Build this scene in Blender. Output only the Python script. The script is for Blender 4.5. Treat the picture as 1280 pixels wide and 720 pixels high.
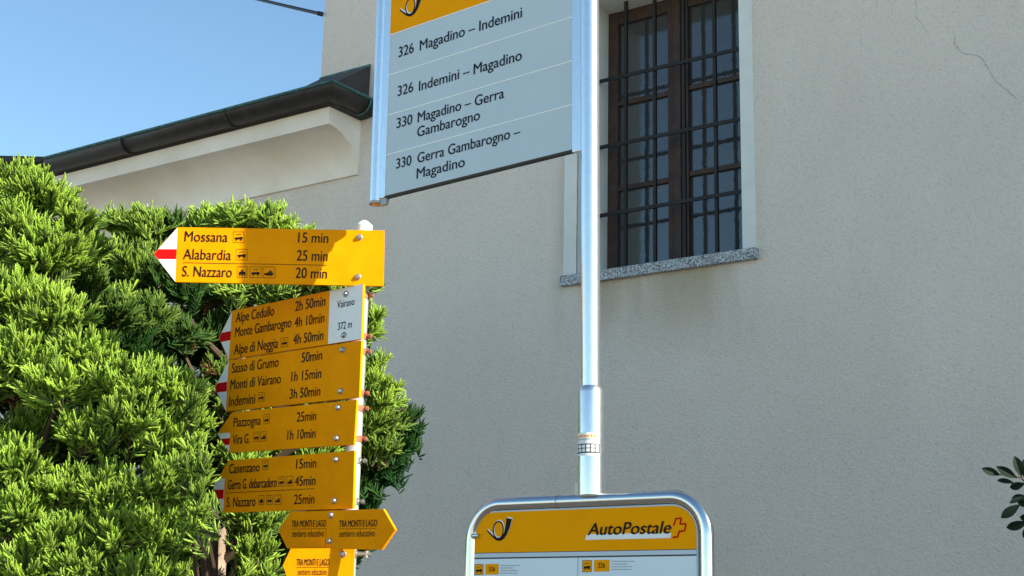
import bpy, math, random
import numpy as np
from mathutils import Vector, Matrix

for o in list(bpy.data.objects):
    bpy.data.objects.remove(o, do_unlink=True)
SC = bpy.context.scene
COL = SC.collection
R = math.radians

# ------------------------------------------------------------------ camera
FPX, PIT, ROL, EYE = 1781.0, R(13.805), R(1.283), 1.6
FW = Vector((0, math.cos(PIT), math.sin(PIT)))
_r = Vector((1, 0, 0)); _u = _r.cross(FW)
RT = _r * math.cos(ROL) + _u * math.sin(ROL)
UP = -_r * math.sin(ROL) + _u * math.cos(ROL)
CAMLOC = Vector((0, 0, EYE))
cam = bpy.data.cameras.new('camera'); camo = bpy.data.objects.new('camera', cam); COL.objects.link(camo)
cam.sensor_width = 36; cam.lens = FPX / 1280 * 36
cam.clip_start = .05; cam.clip_end = 5000
m = Matrix((RT, UP, -FW)).transposed().to_4x4(); m.translation = CAMLOC
camo.matrix_world = m
SC.camera = camo

# ------------------------------------------------------------------ light
SUN = Vector((.745, -.448, .493)).normalized()
w = bpy.data.worlds.new('World'); SC.world = w; w.use_nodes = True
nt = w.node_tree; bg = nt.nodes['Background']
sky = nt.nodes.new('ShaderNodeTexSky'); sky.sky_type = 'NISHITA'; sky.sun_disc = False
sky.sun_elevation = math.asin(SUN.z); sky.sun_rotation = math.atan2(SUN.x, SUN.y)
sky.altitude = 380; sky.air_density = .9; sky.dust_density = .3; sky.ozone_density = .15
tint = nt.nodes.new('ShaderNodeMix'); tint.data_type = 'RGBA'; tint.blend_type = 'MULTIPLY'; tint.inputs['Factor'].default_value = 1
tint.inputs['B'].default_value = (.86, 1.045, 1.05, 1)       # clear alpine air: a cleaner cyan blue
nt.links.new(sky.outputs[0], tint.inputs['A']); nt.links.new(tint.outputs['Result'], bg.inputs[0]); bg.inputs[1].default_value = .104
sl = bpy.data.lights.new('sun', 'SUN'); sl.energy = 5.0; sl.angle = R(.53); sl.color = (1, .96, .82)
so = bpy.data.objects.new('sun', sl); COL.objects.link(so)
so.rotation_euler = SUN.to_track_quat('Z', 'Y').to_euler(); so.location = (6, -4, 8)
SC.view_settings.view_transform = 'Standard'; SC.view_settings.look = 'None'
SC.view_settings.gamma = 1; SC.view_settings.exposure = 1.1; SC.view_settings.use_curve_mapping = False
SC.cycles.max_bounces = 8

# ------------------------------------------------------------------ helpers
def ray(px, py):
    d = FW * FPX + RT * (px - 640) - UP * (py - 360)
    return d / d.y

def at(px, py, depth):
    return CAMLOC + ray(px, py) * depth

class Plane:
    """an upright board or wall: u runs along it to the right, v up, n out of its face"""
    def __init__(s, O, az, off=0, v=Vector((0, 0, 1))):
        a = R(az)
        s.u = Vector((math.sin(a), -math.cos(a), 0)); s.v = v.normalized()
        s.u = (s.u - s.v * s.u.dot(s.v)).normalized()
        s.n = s.u.cross(s.v); s.O = O + s.n * off
    def uv(s, p, off=0):
        d = ray(*p); o = s.O + s.n * off
        q = CAMLOC + d * ((o - CAMLOC).dot(s.n) / d.dot(s.n))
        return ((q - s.O).dot(s.u), (q - s.O).dot(s.v))
    def w(s, a, b, off=0):
        return s.O + s.u * a + s.v * b + s.n * off
    def at(s, p, off=0):
        a, b = s.uv(p, off); return s.w(a, b, off)

class MB:
    def __init__(s): s.v = []; s.f = []
    def add(s, vs, fs):
        k = len(s.v); s.v += [Vector(x) for x in vs]; s.f += [tuple(i + k for i in f) for f in fs]; return s
    def sheet(s, pl, pts, off):
        return s.add([pl.w(a, b, off) for a, b in pts], [tuple(range(len(pts)))])
    def prism(s, pl, pts, f0, f1):
        n = len(pts)
        vs = [pl.w(a, b, f1) for a, b in pts] + [pl.w(a, b, f0) for a, b in pts]
        fs = [tuple(range(n)), tuple(range(2 * n - 1, n - 1, -1))]
        fs += [(i, i + n, (i + 1) % n + n, (i + 1) % n) for i in range(n)]
        return s.add(vs, fs)
    def box(s, pl, a0, a1, b0, b1, f0, f1):
        return s.prism(pl, [(a0, b0), (a1, b0), (a1, b1), (a0, b1)], f0, f1)
    def tube(s, pts, r, seg=16, caps=True, up=None):
        pts = [Vector(p) for p in pts]; n = len(pts)
        rs = r if isinstance(r, (list, tuple)) else [r] * n
        k = len(s.v)
        t0 = (pts[1] - pts[0]).normalized()
        x = up or (Vector((0, 0, 1)) if abs(t0.z) < .9 else Vector((1, 0, 0)))
        for i, p in enumerate(pts):
            t = (pts[min(i + 1, n - 1)] - pts[max(i - 1, 0)]).normalized()
            x = (x - t * x.dot(t)).normalized(); y = t.cross(x)
            for j in range(seg):
                a = 2 * math.pi * j / seg
                s.v.append(p + (x * math.cos(a) + y * math.sin(a)) * rs[i])
        for i in range(n - 1):
            for j in range(seg):
                a = k + i * seg + j; b = k + i * seg + (j + 1) % seg
                s.f.append((a, b, b + seg, a + seg))
        if caps:
            s.f.append(tuple(k + j for j in range(seg - 1, -1, -1)))
            s.f.append(tuple(k + (n - 1) * seg + j for j in range(seg)))
        return s
    def strip(s, pl, pts, widths, off):
        """flat ribbon drawn on a board"""
        L = []; Rr = []
        n = len(pts)
        for i in range(n):
            p0 = pts[max(i - 1, 0)]; p1 = pts[min(i + 1, n - 1)]
            tx, ty = p1[0] - p0[0], p1[1] - p0[1]; l = math.hypot(tx, ty) or 1
            wd = (widths[i] if isinstance(widths, (list, tuple)) else widths) / 2
            L.append((pts[i][0] - ty / l * wd, pts[i][1] + tx / l * wd)); Rr.append((pts[i][0] + ty / l * wd, pts[i][1] - tx / l * wd))
        vs = [pl.w(a, b, off) for a, b in Rr + L]
        return s.add(vs, [(i, i + 1, n + i + 1, n + i) for i in range(n - 1)])

def obj(name, mb, mat, parent=None, smooth=False, bevel=0):
    me = bpy.data.meshes.new(name)
    base = parent
    while base is not None and base.parent is not None: base = base.parent
    b = base.location if base is not None else Vector((0, 0, 0))
    me.from_pydata([tuple(v - b) for v in mb.v], [], mb.f); me.update()
    me.materials.append(mat)
    if smooth:
        me.polygons.foreach_set('use_smooth', [True] * len(me.polygons))
        me.set_sharp_from_angle(angle=R(35))
    o = bpy.data.objects.new(name, me); COL.objects.link(o)
    if parent is not None: o.parent = parent
    if bevel:
        bv = o.modifiers.new('bevel', 'BEVEL'); bv.width = bevel; bv.segments = 2; bv.limit_method = 'ANGLE'
    return o

def thing(name, label, cat, loc, group=None):
    o = bpy.data.objects.new(name, None); COL.objects.link(o); o.location = loc
    o.empty_display_size = .2
    o['label'] = label; o['category'] = cat
    if group: o['group'] = group
    return o

def structure(o):
    o['kind'] = 'structure'; return o

# ------------------------------------------------------------------ materials
def mat(name, col, rough=.5, metal=0, spec=.5, var=0, vscale=8, bump=0, bscale=200, col2=None, rvar=0, coat=0, detail=6):
    m = bpy.data.materials.new(name); m.use_nodes = True; t = m.node_tree; N = t.nodes; L = t.links
    p = N['Principled BSDF']
    p.inputs['Base Color'].default_value = (*col, 1); p.inputs['Roughness'].default_value = rough
    p.inputs['Metallic'].default_value = metal; p.inputs['Specular IOR Level'].default_value = spec
    p.inputs['Coat Weight'].default_value = coat
    tc = N.new('ShaderNodeTexCoord')
    if var or col2:
        n = N.new('ShaderNodeTexNoise'); n.inputs['Scale'].default_value = vscale; n.inputs['Detail'].default_value = detail
        n.inputs['Roughness'].default_value = .62
        L.new(tc.outputs['Object'], n.inputs['Vector'])
        cr = N.new('ShaderNodeValToRGB'); cr.color_ramp.elements[0].position = .32; cr.color_ramp.elements[1].position = .68
        c2 = col2 or tuple(c * (1 - var) for c in col)
        cr.color_ramp.elements[0].color = (*c2, 1); cr.color_ramp.elements[1].color = (*col, 1)
        L.new(n.outputs['Fac'], cr.inputs['Fac']); L.new(cr.outputs[0], p.inputs['Base Color'])
        if rvar:
            mr = N.new('ShaderNodeMapRange'); mr.inputs['To Min'].default_value = rough - rvar; mr.inputs['To Max'].default_value = rough + rvar
            L.new(n.outputs['Fac'], mr.inputs['Value']); L.new(mr.outputs[0], p.inputs['Roughness'])
    if bump:
        n2 = N.new('ShaderNodeTexNoise'); n2.inputs['Scale'].default_value = bscale; n2.inputs['Detail'].default_value = 3
        L.new(tc.outputs['Object'], n2.inputs['Vector'])
        b = N.new('ShaderNodeBump'); b.inputs['Strength'].default_value = bump; b.inputs['Distance'].default_value = .01
        L.new(n2.outputs['Fac'], b.inputs['Height']); L.new(b.outputs[0], p.inputs['Normal'])
    return m

STAIN = dict(u=(math.sin(R(54.74)), -math.cos(R(54.74)), 0), a=0, b=1, z=3.6)

def stucco():
    m = bpy.data.materials.new('rendered wall'); m.use_nodes = True; t = m.node_tree; N = t.nodes; L = t.links
    p = N['Principled BSDF']; p.inputs['Roughness'].default_value = .95; p.inputs['Specular IOR Level'].default_value = .15
    tc = N.new('ShaderNodeTexCoord')
    def noise(sc, det, rough=.6):
        n = N.new('ShaderNodeTexNoise'); n.inputs['Scale'].default_value = sc; n.inputs['Detail'].default_value = det
        n.inputs['Roughness'].default_value = rough; L.new(tc.outputs['Object'], n.inputs['Vector']); return n
    big = noise(.9, 5); cr = N.new('ShaderNodeValToRGB')
    cr.color_ramp.elements[0].position = .3; cr.color_ramp.elements[0].color = (.84, .735, .64, 1)
    cr.color_ramp.elements[1].position = .7; cr.color_ramp.elements[1].color = (.90, .795, .70, 1)
    L.new(big.outputs['Fac'], cr.inputs['Fac'])
    # vertical rain streaks and grime
    mp = N.new('ShaderNodeMapping'); mp.inputs['Scale'].default_value = (2.2, 2.2, .5); L.new(tc.outputs['Object'], mp.inputs[0])
    st = N.new('ShaderNodeTexNoise'); st.inputs['Scale'].default_value = 1.6; st.inputs['Detail'].default_value = 6
    L.new(mp.outputs[0], st.inputs['Vector'])
    mr = N.new('ShaderNodeMapRange'); mr.inputs['From Min'].default_value = .35; mr.inputs['From Max'].default_value = .7
    mr.inputs['To Min'].default_value = .97; mr.inputs['To Max'].default_value = 1.01; L.new(st.outputs['Fac'], mr.inputs['Value'])
    # coarse grain: pits of the trowelled render
    gr = noise(62, 4, .75); m2 = N.new('ShaderNodeMapRange'); m2.inputs['From Min'].default_value = .3; m2.inputs['From Max'].default_value = .5
    m2.inputs['To Min'].default_value = .84; m2.inputs['To Max'].default_value = 1.0; L.new(gr.outputs['Fac'], m2.inputs['Value'])
    mu = N.new('ShaderNodeMath'); mu.operation = 'MULTIPLY'; L.new(mr.outputs[0], mu.inputs[0]); L.new(m2.outputs[0], mu.inputs[1])
    mx = N.new('ShaderNodeVectorMath'); mx.operation = 'SCALE'; L.new(cr.outputs[0], mx.inputs[0]); L.new(mu.outputs[0], mx.inputs['Scale'])
    du = N.new('ShaderNodeVectorMath'); du.operation = 'DOT_PRODUCT'; L.new(tc.outputs['Object'], du.inputs[0]); du.inputs[1].default_value = STAIN['u']
    sx = N.new('ShaderNodeSeparateXYZ'); L.new(tc.outputs['Object'], sx.inputs[0])
    def ramp(src, a, b, c=1.0):
        q = N.new('ShaderNodeMapRange'); q.interpolation_type = 'SMOOTHSTEP'; q.inputs['From Min'].default_value = a; q.inputs['From Max'].default_value = b; q.inputs['To Max'].default_value = c
        L.new(src, q.inputs['Value']); return q.outputs[0]
    def mul(a, b):
        q = N.new('ShaderNodeMath'); q.operation = 'MULTIPLY'; L.new(a, q.inputs[0]); L.new(b, q.inputs[1]); return q.outputs[0]
    f = mul(mul(ramp(du.outputs['Value'], STAIN['a'] - .1, STAIN['a'] + .1), ramp(du.outputs['Value'], STAIN['b'] + .1, STAIN['b'] - .12)),
            mul(ramp(sx.outputs['Z'], STAIN['z'] - .62, STAIN['z'], 1), ramp(st.outputs['Fac'], .3, .68, .75)))
    sm_ = N.new('ShaderNodeMix'); sm_.data_type = 'RGBA'; L.new(f, sm_.inputs['Factor']); L.new(mx.outputs[0], sm_.inputs['A']); sm_.inputs['B'].default_value = (.46, .37, .24, 1)
    L.new(sm_.outputs['Result'], p.inputs['Base Color'])
    vo = noise(85, 3, .7)
    ad = N.new('ShaderNodeMath'); ad.operation = 'ADD'; L.new(vo.outputs['Fac'], ad.inputs[0]); L.new(gr.outputs['Fac'], ad.inputs[1])
    b = N.new('ShaderNodeBump'); b.inputs['Strength'].default_value = .75; b.inputs['Distance'].default_value = .02
    L.new(ad.outputs[0], b.inputs['Height']); L.new(b.outputs[0], p.inputs['Normal'])
    return m

def granite():
    m = bpy.data.materials.new('grey granite'); m.use_nodes = True; t = m.node_tree; N = t.nodes; L = t.links
    p = N['Principled BSDF']; p.inputs['Roughness'].default_value = .6
    tc = N.new('ShaderNodeTexCoord'); v = N.new('ShaderNodeTexVoronoi'); v.inputs['Scale'].default_value = 170
    L.new(tc.outputs['Object'], v.inputs['Vector'])
    cr = N.new('ShaderNodeValToRGB'); e = cr.color_ramp.elements
    e[0].position = .15; e[0].color = (.09, .10, .11, 1); e[1].position = .8; e[1].color = (.52, .54, .56, 1)
    e.new(.45).color = (.25, .26, .27, 1)
    s = N.new('ShaderNodeSeparateColor'); L.new(v.outputs['Color'], s.inputs[0]); L.new(s.outputs[0], cr.inputs['Fac'])
    L.new(cr.outputs[0], p.inputs['Base Color'])
    return m

def foliage_mat(name):
    m = bpy.data.materials.new(name); m.use_nodes = True; t = m.node_tree; N = t.nodes; L = t.links
    p = N['Principled BSDF']; p.inputs['Roughness'].default_value = .55; p.inputs['Specular IOR Level'].default_value = .25
    a = N.new('ShaderNodeVertexColor'); a.layer_name = 'tint'
    L.new(a.outputs['Color'], p.inputs['Base Color'])
    tr = N.new('ShaderNodeBsdfTranslucent'); L.new(a.outputs['Color'], tr.inputs['Color'])
    mx = N.new('ShaderNodeMixShader'); mx.inputs[0].default_value = .38
    L.new(p.outputs[0], mx.inputs[1]); L.new(tr.outputs[0], mx.inputs[2]); L.new(mx.outputs[0], N['Material Output'].inputs['Surface'])
    return m

def glass_pane():
    m = bpy.data.materials.new('patterned dark glass'); m.use_nodes = True; t = m.node_tree; N = t.nodes; L = t.links
    p = N['Principled BSDF']; p.inputs['Base Color'].default_value = (.045, .05, .053, 1); p.inputs['Roughness'].default_value = .03
    p.inputs['Specular IOR Level'].default_value = .5; p.inputs['IOR'].default_value = 1.9
    tc = N.new('ShaderNodeTexCoord'); n = N.new('ShaderNodeTexNoise'); n.inputs['Scale'].default_value = 55; n.inputs['Detail'].default_value = 2
    L.new(tc.outputs['Object'], n.inputs['Vector'])
    b = N.new('ShaderNodeBump'); b.inputs['Strength'].default_value = .13; b.inputs['Distance'].default_value = .004
    L.new(n.outputs['Fac'], b.inputs['Height']); L.new(b.outputs[0], p.inputs['Normal'])
    return m

M = {}
M['granite'] = granite(); M['glass'] = glass_pane()
M['white_plaster'] = mat('smooth pale plaster', (.70, .71, .68), .9, var=.12, vscale=5, bump=.1, bscale=60)
M['cornice'] = mat('cornice plaster', (.88, .80, .72), .92, col2=(.74, .65, .54), vscale=2.2, bump=.08, bscale=50)
M['gutter'] = mat('aged dark copper', (.052, .043, .038), .55, .3, var=.5, vscale=9, rvar=.12)
M['verdigris'] = mat('verdigris copper', (.05, .20, .19), .7, .1, col2=(.035, .06, .06), vscale=25)
M['roof'] = mat('dark roof edge', (.05, .045, .045), .8, var=.4)
M['wood'] = mat('dark stained wood', (.068, .034, .024), .6, var=.55, vscale=14, bump=.15, bscale=40)
M['iron'] = mat('black wrought iron', (.012, .009, .008), .6, .1, var=.4, vscale=30)
M['alu'] = mat('anodised aluminium', (.88, .88, .88), .25, 1, var=.05, vscale=40, rvar=.04)
M['chrome'] = mat('polished steel tube', (.66, .67, .69), .12, 1, var=.06, vscale=30, rvar=.03)
M['galv'] = mat('galvanised post', (.46, .45, .43), .5, .35, var=.2, vscale=25, bump=.05)
M['cap'] = mat('white plastic cap', (.70, .67, .63), .6, var=.12)
M['yellow'] = mat('yellow enamel sign', (.92, .32, .0), .6, col2=(.80, .262, .0), detail=12, vscale=9, spec=.05, rvar=.15, bump=.06, bscale=14)
M['post_yellow'] = mat('yellow bus sign film', (.92, .355, .0), .55, col2=(.86, .325, .0), vscale=6, spec=.04)
M['white'] = mat('white sign film', (.80, .80, .80), .4, var=.06, vscale=8)
M['red'] = mat('red sign film', (.60, .006, .006), .6, var=.1, spec=.06)
M['sign_grey'] = mat('pale grey sign film', (.50, .585, .64), .38, var=.06, vscale=3, spec=.4)
M['paper'] = mat('printed timetable paper', (.64, .74, .80), .3, var=.05, vscale=3)
M['rule'] = mat('white rule line', (.85, .85, .83), .5)
M['ink'] = mat('black sign lettering', (.010, .006, .005), .6, spec=.15)
M['navy'] = mat('dark navy lettering', (.008, .011, .026), .55, spec=.2)
M['grey_ink'] = mat('grey fine print', (.33, .35, .36), .6)
M['bolt'] = mat('zinc bolt', (.42, .40, .37), .35, .8, var=.2, vscale=60)
M['rust'] = mat('rusty clamp', (.42, .15, .08), .7, .2, col2=(.25, .09, .05), vscale=40)
M['dark'] = mat('dark seam', (.02, .02, .022), .6)
M['amber'] = mat('amber end plug', (.62, .22, .015), .35)
M['bark'] = mat('pale peeling bark', (.40, .30, .22), .9, col2=(.20, .13, .09), vscale=18, bump=.6, bscale=45)
M['twig'] = mat('brown twig', (.085, .05, .028), .9, var=.4, vscale=30)
M['needles'] = foliage_mat('conifer needles')
M['leaf'] = mat('dark glossy leaf', (.006, .018, .009), .6, spec=.12, col2=(.009, .018, .009), vscale=20)
M['ground'] = mat('pale gravel and paving', (.60, .53, .42), .95, col2=(.52, .46, .36), vscale=6, bump=.3, bscale=120)
M['asphalt'] = mat('dark asphalt', (.085, .08, .075), .9, var=.3, vscale=6, bump=.3, bscale=120)
M['cable'] = mat('black cable', (.012, .012, .014), .6)
M['crack'] = mat('hairline crack', (.24, .23, .205), 1)

# ------------------------------------------------------------------ ground
g = MB().add([(-3000, -3000, 0), (3000, -3000, 0), (3000, 3000, 0), (-3000, 3000, 0)], [(0, 1, 2, 3)])
structure(obj('ground', g, M['ground']))
_u = Vector((math.sin(R(54.74)), -math.cos(R(54.74)), 0)); _n = Vector((-math.cos(R(54.74)), -math.sin(R(54.74)), 0))
_o = Vector((0, 8.5, .004))
structure(obj('road', MB().add([_o - _u * 60 + _n * .05, _o + _u * 60 + _n * .05, _o + _u * 60 + _n * 9.5, _o - _u * 60 + _n * 9.5], [(3, 2, 1, 0)]), M['asphalt']))

# ------------------------------------------------------------------ building
AZW = 54.74
WALL = Plane(Vector((0, 8.5, EYE)), AZW)
house = thing('plastered_house', 'grey rough rendered house with barred window and low eave on its left', 'house', Vector((0, 8.5, 0)))
uL = WALL.uv((721.5, 240))[0]; uR = WALL.uv((927.6, 255))[0]
# reveal depth: where the line from the opening's left edge into the wall reaches x = 759
A0 = WALL.w(uL, WALL.uv((721.5, 240))[1])
def reveal_depth():
    lo, hi = 0, 1
    for _ in range(40):
        t = (lo + hi) / 2; q = A0 - WALL.n * t - CAMLOC
        x = 640 + FPX * q.dot(RT) / q.dot(FW)
        if x < 759.3: lo = t
        else: hi = t
    return lo
RV = reveal_depth(); BARO = -.70 * RV
SILLP = .035
vS = WALL.uv((758, 336), SILLP)[1]; vT = WALL.uv((783, 2), BARO)[1]
uCor = WALL.uv((401.1, 96))[0]       # corner of the tall block
U0, U1 = -14.0, 14.5
VB, VTALL, VLOW = -EYE, 11.5, 0
print('reveal', RV, 'opening', uR - uL, vT - vS, 'corner', uCor)

# cornice geometry from its end profile
uC, vC = WALL.uv((448, 219))
def offset_at(px, u_):
    """distance in front of the wall and height of the sight line where it crosses the plane u = u_"""
    d = ray(*px); o = CAMLOC - WALL.O
    t = (u_ - o.dot(WALL.u)) / d.dot(WALL.u); q = o + d * t
    return q.dot(WALL.n), q.dot(WALL.v)
cW, cV = offset_at((410.6, 154.5), uC)
print('cornice', cW, cV - vC)
fV = offset_at((411.5, 133), uC)[1]     # top of fascia
# gutter corner: same offset logic, a bit further right
gR = .085
gU = uC + .05
gW, gV = offset_at((416.5, 101), gU)
print('gutter', gW, gV, 'fascia', fV)
gW = cW + 2 * gR - .01
# choose gutter corner u so that the corner projects onto x = 416
def px_of(p):
    q = p - CAMLOC; return (640 + FPX * q.dot(RT) / q.dot(FW), 360 - FPX * q.dot(UP) / q.dot(FW))
gU = min(np.linspace(uC - .3, uC + .5, 400), key=lambda a: abs(px_of(WALL.w(a, gV, gW))[0] - 416.5))
gV = min(np.linspace(cV - .5, cV + 1, 600), key=lambda b: abs(px_of(WALL.w(gU, b, gW))[1] - 101))
print('gutter corner', gU, gV, px_of(WALL.w(gU, gV, gW)))
roofV = WALL.uv((463.5, 82))[1]
uRoofEnd = WALL.uv((463.5, 82))[0]
uFar = WALL.uv((30, 215), cW)[0] - .3
uGutFar = WALL.uv((55, 200), gW)[0]

STAIN['a'], STAIN['z'] = WALL.uv((699, 360)); STAIN['b'] = WALL.uv((946, 325))[0]; STAIN['z'] += EYE
M['wall'] = stucco()
wm = MB()
def wq(a0, a1, b0, b1):
    wm.add([WALL.w(a0, b0), WALL.w(a1, b0), WALL.w(a1, b1), WALL.w(a0, b1)], [(0, 1, 2, 3)])
us = [uCor, uL, uR, U1]; vs_ = [VB, vS - .02, vT, VTALL]
for i in range(3):
    for j in range(3):
        if i == 1 and j == 1: continue
        wq(us[i], us[i + 1], vs_[j], vs_[j + 1])
wq(U0, uCor, VB, gV)
# return faces of the tall block and of the low block
DEP = -7.0
for a, b0, b1 in ((uCor, roofV - .3, VTALL), (U1, VB, VTALL), (U0, VB, gV)):
    wm.add([WALL.w(a, b0, 0), WALL.w(a, b1, 0), WALL.w(a, b1, DEP), WALL.w(a, b0, DEP)], [(0, 1, 2, 3)])
wm.add([WALL.w(U0, VB, DEP), WALL.w(U1, VB, DEP), WALL.w(U1, VTALL, DEP), WALL.w(uCor, VTALL, DEP), WALL.w(uCor, gV, DEP), WALL.w(U0, gV, DEP)], [(5, 4, 3, 2, 1, 0)])
wm.add([WALL.w(uCor, VTALL, 0), WALL.w(U1, VTALL, 0), WALL.w(U1, VTALL, DEP), WALL.w(uCor, VTALL, DEP)], [(0, 1, 2, 3)])
wallo = obj('wall', wm, M['wall'], house)

# hairline cracks (real slivers lying on the render)
def crack(pts, wpx):
    q = [WALL.uv(p) for p in pts]; rnd = random.Random(3)
    out = []
    for i in range(len(q) - 1):
        for k in range(4):
            t = k / 4; out.append((q[i][0] * (1 - t) + q[i + 1][0] * t + rnd.uniform(-.003, .003), q[i][1] * (1 - t) + q[i + 1][1] * t + rnd.uniform(-.003, .003)))
    out.append(q[-1])
    return MB().strip(WALL, out, [wpx * .0026 * rnd.uniform(.5, 1.1) for _ in out], .002)
ck = crack([(1193.5, 46), (1194, 57), (1203, 67.5), (1216, 68), (1228, 73.5), (1234, 84), (1246, 104), (1257, 112), (1271, 124)], 1.0)
c2 = crack([(1144, -4), (1145.5, 6), (1144, 21), (1154, 32), (1159, 42)], .6); ck.add(c2.v, c2.f)
obj('crack', ck, M['crack'], wallo)

# window: reveal, painted band, sill, frame, panes, grille
win = MB()
rm = MB()
b0 = vS - .02
for (p, q) in (((uL, b0), (uL, vT)), ((uL, vT), (uR, vT)), ((uR, vT), (uR, b0)), ((uR, b0), (uL, b0))):
    rm.add([WALL.w(*p, .003), WALL.w(*q, .003), WALL.w(*q, -RV - .08), WALL.w(*p, -RV - .08)], [(0, 1, 2, 3)])
uBL = WALL.uv((705.3, 260))[0]; uBR = WALL.uv((943.6, 200))[0]
BANDT = .10
rm.box(WALL, uBL, uL, vS - .02, vT + BANDT, -.01, .003)
rm.box(WALL, uR, uBR, vS - .02, vT + BANDT, -.01, .003)
rm.box(WALL, uL, uR, vT, vT + BANDT, -.01, .003)
obj('window_surround', rm, M['white_plaster'], house)
sv1 = WALL.uv((945, 322.5), SILLP)[1]; su0 = WALL.uv((699.5, 350), SILLP)[0]; su1 = WALL.uv((945.5, 316), SILLP)[0]
sm = MB().box(WALL, su0, su1, sv1, vS, -RV + .02, SILLP)
obj('window_sill', sm, M['granite'], house, bevel=.004)

WF = lambda x, y: WALL.uv((x, y), -RV)
wu = lambda x, y=200: WF(x, y)[0]
fr0 = uL - .01; fr1 = uR + .01
frame = MB()
cx0, cx1 = wu(838), wu(858.5)
pL0, pL1 = wu(772), wu(835.5)
pR0, pR1 = wu(861), wu(861) + (pL1 - pL0)
topg = WF(800, 23.5)[1]     # top edge of the glass in the left casement
FT = .045
frame.box(WALL, fr0, pL0, b0, vT + .02, -RV - FT, -RV)
frame.box(WALL, pL1, pR0, b0, vT + .02, -RV - FT, -RV + .004)
frame.box(WALL, cx0 + .03, cx1 - .03, b0, vT + .02, -RV + .002, -RV + .022)
frame.box(WALL, pR1, fr1 + .2, b0, vT + .02, -RV - FT, -RV)
frame.box(WALL, pL0, pL1, topg, vT + .02, -RV - FT, -RV - .003)
frame.box(WALL, pR0, pR1, topg, vT + .02, -RV - FT, -RV - .003)
frame.box(WALL, pL0, pL1, b0, vS + .06, -RV - FT, -RV - .003)
frame.box(WALL, pR0, pR1, b0, vS + .06, -RV - FT, -RV - .003)
wn = obj('window', frame, M['wood'], house, bevel=.004)
for (x, y, a0, a1) in ((802, 123, pL0, pL1), (803, 230, pL0, pL1), (892, 102, pR0, pR1), (893, 211, pR0, pR1)):
    vv = WF(x, y)[1]
    obj('glazing_bar', MB().box(WALL, a0 - .002, a1 + .002, vv - .016, vv + .016, -RV - .03, -RV - .006), M['wood'], wn, bevel=.003)
gl = MB().box(WALL, pL0 - .01, pL1 + .01, b0, topg + .01, -RV - .04, -RV - .026)
obj('pane', gl, M['glass'], wn)
gl = MB().box(WALL, pR0 - .01, pR1 + .01, b0, topg + .01, -RV - .04, -RV - .026)
obj('pane', gl, M['glass'], wn)
bars = []
gm0 = None
grille = MB()
BR = .0105
for k, (x, y) in enumerate(((782.3, 170), (818.7, 170), (855.3, 170), (894.8, 170))):
    a = WALL.uv((x, y), BARO)[0]
    grille.box(WALL, a - BR, a + BR, vS - .004, vT + .01, BARO - BR, BARO + BR)
gm0 = obj('window_grille', grille, M['iron'], house, bevel=.002)
for (x, y) in ((840, 80.5), (840, 166), (840, 254)):
    hb = MB(); b = WALL.uv((x, y), BARO + .02)[1]
    hb.box(WALL, uL - .02, uR + .02, b - .012, b + .012, BARO + BR + .001, BARO + BR + .012)
    obj('cross_bar', hb, M['iron'], gm0, bevel=.002)

# cove cornice under the eave
cm = MB(); n = 14
prof = [(0.0, vC)]
prof = []
lip = .02
prof.append((0, vC - .0)); prof.append((lip, vC))
for i in range(n + 1):
    ph = math.pi / 2 * i / n
    prof.append((lip + (cW - .0 - lip) * (1 - math.cos(ph)), vC + .03 + (cV - vC - .03) * math.sin(ph)))
prof += [(cW, fV), (0, fV)]
k = len(prof)
cm.add([WALL.w(uC, b, o + .0) for o, b in prof] + [WALL.w(uFar, b, o) for o, b in prof],
       [tuple(range(k))] + [tuple(range(2 * k - 1, k - 1, -1))] + [(i, i + k, (i + 1) % k + k, (i + 1) % k) for i in range(k - 1)])
obj('cornice', cm, M['cornice'], house, smooth=True)

# roof overhang with its flashing, gutter
rf = MB()
k = 4
LOWV = gV + .01
for (ua, ub, top) in ((uRoofEnd, uCor, roofV), (uCor, uFar, LOWV)):
    rp = [(gW - .03, gV - .02), (.004, top), (.004, fV + .002), (gW - 2 * gR, fV + .002)]
    rf.add([WALL.w(ua, b, o) for o, b in rp] + [WALL.w(ub, b, o) for o, b in rp],
           [(0, 1, 2, 3), (7, 6, 5, 4)] + [(i, i + k, (i + 1) % k + k, (i + 1) % k) for i in range(4)])
rf.add([WALL.w(uCor - .004, LOWV, .004), WALL.w(uFar, LOWV, .004), WALL.w(uFar, LOWV + .3, -3), WALL.w(uCor - .004, LOWV + .3, -3)], [(0, 1, 2, 3)])
ro = obj('roof', rf, M['roof'], house)
fl = MB()
fl.box(WALL, uCor, uRoofEnd + .004, roofV - .028, roofV + .006, .005, .016)
e = [WALL.w(uRoofEnd + .006, roofV, .02), WALL.w(uRoofEnd + .006, roofV - .03, .02), WALL.w(uRoofEnd + .006, gV + .0, gW * .8), WALL.w(uRoofEnd + .006, gV + .03, gW * .8)]
obj('flashing', fl, M['verdigris'], ro)
gm = MB(); seg = 12
path = [WALL.w(uGutFar, gV, gW - gR), WALL.w(gU - gR, gV, gW - gR), WALL.w(gU - gR, gV, .01)]
def section(p, side):
    return [p + side * (gR * math.cos(math.pi * i / seg)) - Vector((0, 0, 1)) * (gR * 1.05 * math.sin(math.pi * i / seg)) for i in range(seg + 1)]
mit = (WALL.n + WALL.u)
secs = [section(path[0], WALL.n), section(path[1], mit), section(path[2], WALL.u)]
for i in range(2):
    gm.add(secs[i] + secs[i + 1], [(j, j + 1, j + 2 + seg, j + 1 + seg) for j in range(seg)])
gm.add(secs[0], [tuple(range(seg + 1))]); gm.add(secs[2], [tuple(range(seg + 1))])
go = obj('gutter', gm, M['gutter'], house, smooth=True)
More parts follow.
